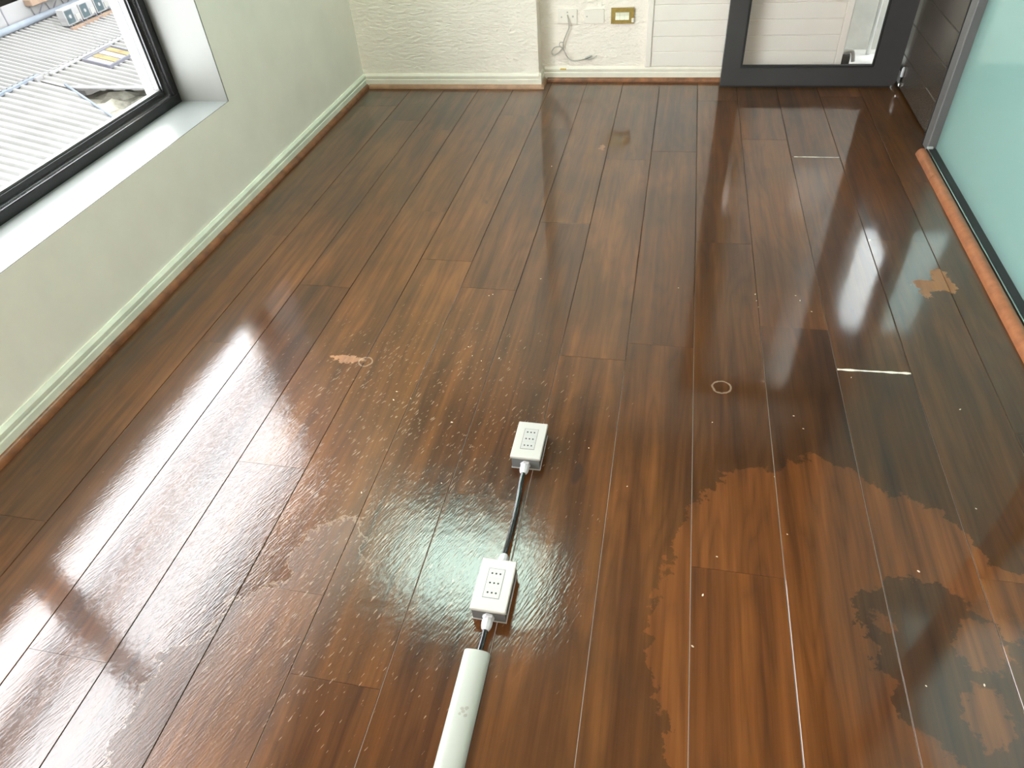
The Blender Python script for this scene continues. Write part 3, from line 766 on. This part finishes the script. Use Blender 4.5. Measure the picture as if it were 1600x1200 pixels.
# duct: D-shaped cover over a flat base
def duct():
    t = tag(empty('floor_duct', (-0.279, 0.4, 0)), 'white rounded cable duct on the floor in the foreground', 'cable duct')
    ya, yb = -0.35, 0.600
    pr = [(-0.027, 0.001), (-0.0265, 0.005)] + [(-0.0255 * math.cos(math.radians(a)), 0.006 + 0.0125 * math.sin(math.radians(a)) ** 0.75) for a in range(15, 166, 15)] + [(0.0265, 0.005), (0.027, 0.001)]
    bm = bmesh.new(); wall = 0.0018
    def ring(y, sc, dz):
        return [bm.verts.new((-0.2795 + u * sc, y, max(0.001, v * (1 if sc == 1 else (1 - wall / 0.0185))))) for u, v in pr]
    o0, o1 = ring(ya, 1, 0), ring(yb, 1, 0)
    n0, n1 = ring(ya, 1 - wall / 0.027, 0), ring(yb, 1 - wall / 0.027, 0)
    n = len(pr)
    for i in range(n - 1):
        bm.faces.new((o0[i], o0[i + 1], o1[i + 1], o1[i])); bm.faces.new((n0[i + 1], n0[i], n1[i], n1[i + 1]))
        bm.faces.new((o1[i], o1[i + 1], n1[i + 1], n1[i])); bm.faces.new((o0[i + 1], o0[i], n0[i], n0[i + 1]))
    me = mesh_of(bm, 'duct_cover', True); me.set_sharp_from_angle(angle=math.radians(35))
    cov = link('duct_cover', me, M_DUCT)
    bs = box('duct_base', (-0.2795 - 0.0275, -0.2795 + 0.0275, ya, yb - 0.001, 0.0003, 0.0022), M_RUBBER)
    cap = extrude_profile('end_cap', [(-0.2795 + u * 0.93, max(0.0023, v * 0.9)) for u, v in pr], 'y', yb - 0.006, yb - 0.003, M_DUCT)
    adopt(t, cov, bs, cap)
duct()

# crumbs swept loose over the boards
bm = bmesh.new()
spots = [(620, 612), (615, 625), (642, 623), (764, 462), (732, 542), (738, 556), (752, 564), (780, 560), (706, 660), (1180, 460), (1182, 470), (1185, 480), (1243, 462), (1250, 470), (1268, 487), (1210, 745), (1435, 893), (1538, 1071), (1447, 1072), (1525, 795), (1098, 930), (1120, 870), (845, 436), (1113, 660), (1082, 1010), (1230, 835), (862, 260), (770, 460), (690, 755), (565, 770), (1240, 650), (1255, 670), (1500, 640), (980, 760), (920, 700), (1330, 590), (1060, 450)]
def on_floor(px, py):
    d = r2 * ((px - 800) / FPX) + u2 * ((600 - py) / FPX) + fw
    return Vector((0, 0, CAM_H)) + d * (-CAM_H / d.z)
for (px, py) in spots:
    p = on_floor(px, py)
    s = random.uniform(0.0012, 0.0024)
    mat = Matrix.Translation(p + Vector((0, 0, s * 0.35))) @ Matrix.Rotation(random.uniform(0, 3.1), 4, 'Z') @ Matrix.Diagonal((s * 1.5, s * 0.8, s * 0.5, 1))
    bmesh.ops.create_icosphere(bm, subdivisions=1, radius=1.0, matrix=mat)
cr = link('floor_crumbs', mesh_of(bm, 'floor_crumbs'), M_CRUMB)
cr['kind'] = 'stuff'; cr['label'] = 'pale crumbs and chips scattered over the planks'; cr['category'] = 'debris'

# ------------------------------------------------------------------ roofs outside the window
M_ROOF = plain('weathered_pale_sheet', (0.080, 0.079, 0.074), 0.75, spec=0.0, var=0.12, scale=1.2)
M_ROOF2 = plain('cleaner_pale_sheet', (0.082, 0.081, 0.077), 0.75, spec=0.0, var=0.10, scale=1.0)
M_GUT = plain('bluish_gutter_metal', (0.058, 0.066, 0.075), 0.6, spec=0.0, var=0.15, scale=3)
M_WALLX = plain('outside_white_wall', (0.082, 0.081, 0.080), 0.8, spec=0.0, var=0.08, scale=2)
M_RUST = plain('rusty_edge', (0.074, 0.052, 0.038), 0.8, spec=0.0, var=0.2, scale=3)
M_SKYL = plain('yellowed_skylight_sheet', (0.066, 0.052, 0.028), 0.5, spec=0.0, var=0.25, scale=4)
M_ACG = plain('air_conditioner_grille', (0.018, 0.025, 0.027), 0.5, spec=0.0)
M_SEAM = plain('dark_joint', (0.04, 0.04, 0.045), 0.7, spec=0.0)
SL, RX, RZ = 0.23, -16.0, -4.0
def rz(x, lift=0.0):
    return RZ - SL * (x - RX) + lift
def corrugated(name, y0, y1, xa, xb, period, mat, lift=0.0, parent=None):
    """ribbed sheet; xa(y), xb(y) give the sheet's extent; ribs run down the slope"""
    prof = [(0.0, 0.0), (0.52, 0.0), (0.62, 0.07), (0.88, 0.07), (0.98, 0.0)]
    bm = bmesh.new(); top = []; bot = []
    n = int((y1 - y0) / period)
    for i in range(n + 1):
        for (f, h) in prof:
            y = y0 + (i + f) * period
            if y > y1:
                break
            a, b = xa(y), xb(y)
            top.append((bm.verts.new((a, y, rz(a, lift + h))), bm.verts.new((b, y, rz(b, lift + h)))))
            bot.append((bm.verts.new((a, y, rz(a, lift + h - 0.02))), bm.verts.new((b, y, rz(b, lift + h - 0.02)))))
    for L in (top, bot):
        for p, q in zip(L, L[1:]):
            bm.faces.new((p[0], p[1], q[1], q[0]))
    for (p, q), (r, s) in zip(zip(top, top[1:]), zip(bot, bot[1:])):
        bm.faces.new((p[1], r[1], s[1], q[1])); bm.faces.new((p[0], q[0], s[0], r[0]))
    me = mesh_of(bm, name)
    return link(name, me, mat, parent)

def house(name, loc, label, kids):
    t = tag(empty(name, loc), label, 'roof', 'roofs below the window')
    adopt(t, *kids)
    return t
M_SKIRT = plain('shed_wall', (0.13, 0.125, 0.115), 0.85)
# upper shed: ribbed roof ending at the blue gutter and the white wall
house('shed_roof', (-17.1, 18.0, -9.0), 'ribbed pale shed roof between blue gutter and air conditioners',
      [corrugated('roof_sheet', 8.0, 30.0, lambda y: -18.2, lambda y: -16.12 if y < 15.68 else -15.97, 0.19, M_ROOF2, 0.06),
       boxes('shed_body', [(-18.2, -16.3, 8.0, 30.0, -9.0, -3.98)], M_SKIRT),
       box('ridge_flashing', (-16.14, -15.90, 15.9, 30.0, rz(-16) + 0.02, rz(-16) + 0.085), M_WALLX, None, 0.015),
       tube('gutter', [(-18.17, 8.0, rz(-18.17, 0.20)), (-18.17, 30.0, rz(-18.17, 0.20))], 0.09, M_GUT, None, 10)])
lowx = lambda y: -16.10 if y < 15.45 else -15.9
def low_edge(y):
    # cut edge runs from (-15.26,15.54) to (-13.3,14.52) and on
    if y < 13.3:
        return -10.9
    return -15.26 + (15.54 - y) * (1.96 / 1.02)
house('workshop_roof', (-14.0, 10.0, -9.0), 'ribbed pale workshop roof with diagonal cut edge nearest the window',
      [corrugated('roof_sheet', 4.0, 15.5, lambda y: -16.10, low_edge, 0.27, M_ROOF),
       box('roof_flashing', (-16.16, -16.06, 4.0, 15.7, rz(-16.1) + 0.02, rz(-16.1) + 0.10), M_GUT, None, 0.01),
       tube('edge_trim', [(-15.30, 15.56, rz(-15.3, 0.06)), (-13.3, 14.52, rz(-13.3, 0.06)), (-10.9, 13.27, rz(-10.9, 0.06))], 0.035, M_GUT, None, 8)])
def right_edge(y):
    if y < 16.45:
        return -15.08 + (y - 15.52) * (1.39 / 0.93)
    return min(-13.69 + (y - 16.45) * 1.5, -10.5)
ro = house('annex_roof', (-14.0, 19.0, -9.0), 'ribbed pale annex roof with a yellowed skylight',
      [corrugated('roof_sheet', 15.55, 30.0, lambda y: -15.98, right_edge, 0.24, M_ROOF),
       boxes('step_wall', [(-16.08, -15.98, 15.45, 16.8, -6, rz(-16) + 0.10)], M_WALLX),
       tube('edge_trim', [(-15.12, 15.50, rz(-15.12, 0.05)), (-13.69, 16.45, rz(-13.69, 0.05)), (-11.2, 18.1, rz(-11.2, 0.05))], 0.05, M_WALLX, None, 8)])
# skylight: frame and four glazing strips following the slope
bm = bmesh.new()
def slab(bm, xa, xb, ya, yb, lo, hi):
    v = [bm.verts.new((x, y, rz(x, z))) for z in (lo, hi) for (x, y) in ((xa, ya), (xb, ya), (xb, yb), (xa, yb))]
    for f in ((3, 2, 1, 0), (4, 5, 6, 7), (0, 1, 5, 4), (1, 2, 6, 5), (2, 3, 7, 6), (3, 0, 4, 7)):
        bm.faces.new([v[i] for i in f])
for (a, b, c, d) in ((-15.78, -15.00, 17.00, 17.06), (-15.78, -15.00, 18.18, 18.24), (-15.78, -15.73, 17.06, 18.18), (-15.05, -15.00, 17.06, 18.18)):
    slab(bm, a, b, c, d, 0.05, 0.13)
sf = link('skylight_frame', mesh_of(bm, 'skylight_frame'), M_SEAM)
adopt(ro, sf)
for i in range(4):
    bm = bmesh.new(); slab(bm, -15.73, -15.05, 17.06 + i * 0.28, 17.06 + i * 0.28 + 0.235, 0.06, 0.11)
    adopt(ro, link('skylight_strip', mesh_of(bm, 'skylight_strip'), M_SKYL if i % 2 else M_ROOF))
# white wall behind the gutter with rusty coping and struts
pw = tag(empty('parapet_wall', (-18.5, 18, -9)), 'white parapet wall with rusty coping above the blue gutter', 'wall')
pk = [boxes('wall_body', [(-18.8, -18.30, 6.0, 40.0, -9.0, -2.30)], M_WALLX), box('wall_joint', (-18.30, -18.292, 17.66, 17.70, -3.4, -2.30), M_SEAM), box('coping', (-18.9, -18.05, 18.55, 40.0, -2.98, -2.80), M_RUST, None, 0.02)]
for i in range(9):
    y = 18.75 + i * 0.62
    pk.append(tube('strut', [(-18.28, y, -3.35), (-18.08, y + 0.26, -2.97)], 0.018, M_SEAM, None, 6))
    pk.append(tube('strut', [(-18.28, y, -3.35), (-18.26, y - 0.10, -2.97)], 0.012, M_SEAM, None, 6))
adopt(pw, *pk)
# air-conditioning units in a row on a rusty rack
for i in range(4):
    y = 18.95 + i * 0.66
    x = -17.35
    t = tag(empty('air_conditioner', (x, y, rz(x))), ['white rooftop air conditioner at the near end of the row', 'second rooftop air conditioner of the row from the near end', 'third rooftop air conditioner of the row from the near end', 'rooftop air conditioner at the far end of the row by the window frame'][i], 'air conditioner', 'air conditioners on the shed roof')
    b = rz(x) + 0.16
    k = [box('casing', (x - 0.13, x + 0.13, y - 0.31, y + 0.31, b, b + 0.42), M_WALLX, None, 0.012),
         box('fan_grille', (x + 0.13, x + 0.14, y - 0.28, y + 0.02, b + 0.04, b + 0.38), M_ACG),
         lathe('fan_hub', [(0, 0.05), (0.012, 0.045)], (x + 0.14, y - 0.13, b + 0.21), (1, 0, 0), M_WALLX, None, 16),
         box('service_cover', (x + 0.13, x + 0.155, y + 0.08, y + 0.28, b + 0.05, b + 0.22), M_ROOF, None, 0.006)]
    for dy in (-0.22, 0.22):
        k.append(boxes('foot', [(x - 0.14, x + 0.16, y + dy - 0.02, y + dy + 0.02, rz(x) - 0.02, b)], M_SEAM))
    k.append(tube('pipe', [(x + 0.14, y + 0.2, b + 0.08), (x + 0.22, y + 0.22, b - 0.05), (x + 0.35, y + 0.24, rz(x + 0.35, 0.12))], 0.018, M_SEAM, None, 6))
    adopt(t, *k)
rk = tag(boxes('rack_beam', [(-17.20, -17.10, 18.6, 21.4, rz(-17.15) + 0.05, rz(-17.15) + 0.17)], M_RUST), 'rusty orange beam under the row of air conditioners', 'beam')
# yard between the sheds with rubble
struct(boxes('ground_yard', [(-40, -2.6, -10, 45, -9.2, -9.0)], plain('yard_ground', (0.12, 0.115, 0.10), 0.9, var=0.4, scale=1.5)), 'pale ground of the yard below')
M_RUB = plain('mossy_rubble', (0.115, 0.110, 0.088), 0.9, spec=0.0, var=0.5, scale=3.0)
bm = bmesh.new()
N = 16
grid = [[bm.verts.new((-15.4 + 4.4 * i / N, 13.2 + 4.6 * j / N, rz(-15.4 + 4.4 * i / N) - 0.42 + random.uniform(-0.12, 0.12))) for j in range(N + 1)] for i in range(N + 1)]
for i in range(N):
    for j in range(N):
        bm.faces.new((grid[i][j], grid[i + 1][j], grid[i + 1][j + 1], grid[i][j + 1]))
rb = link('rubble_bank', mesh_of(bm, 'rubble_bank'), M_RUB)
rb['kind'] = 'stuff'; rb['label'] = 'mossy rubble and tarpaulin between the ribbed roofs'; rb['category'] = 'rubble'
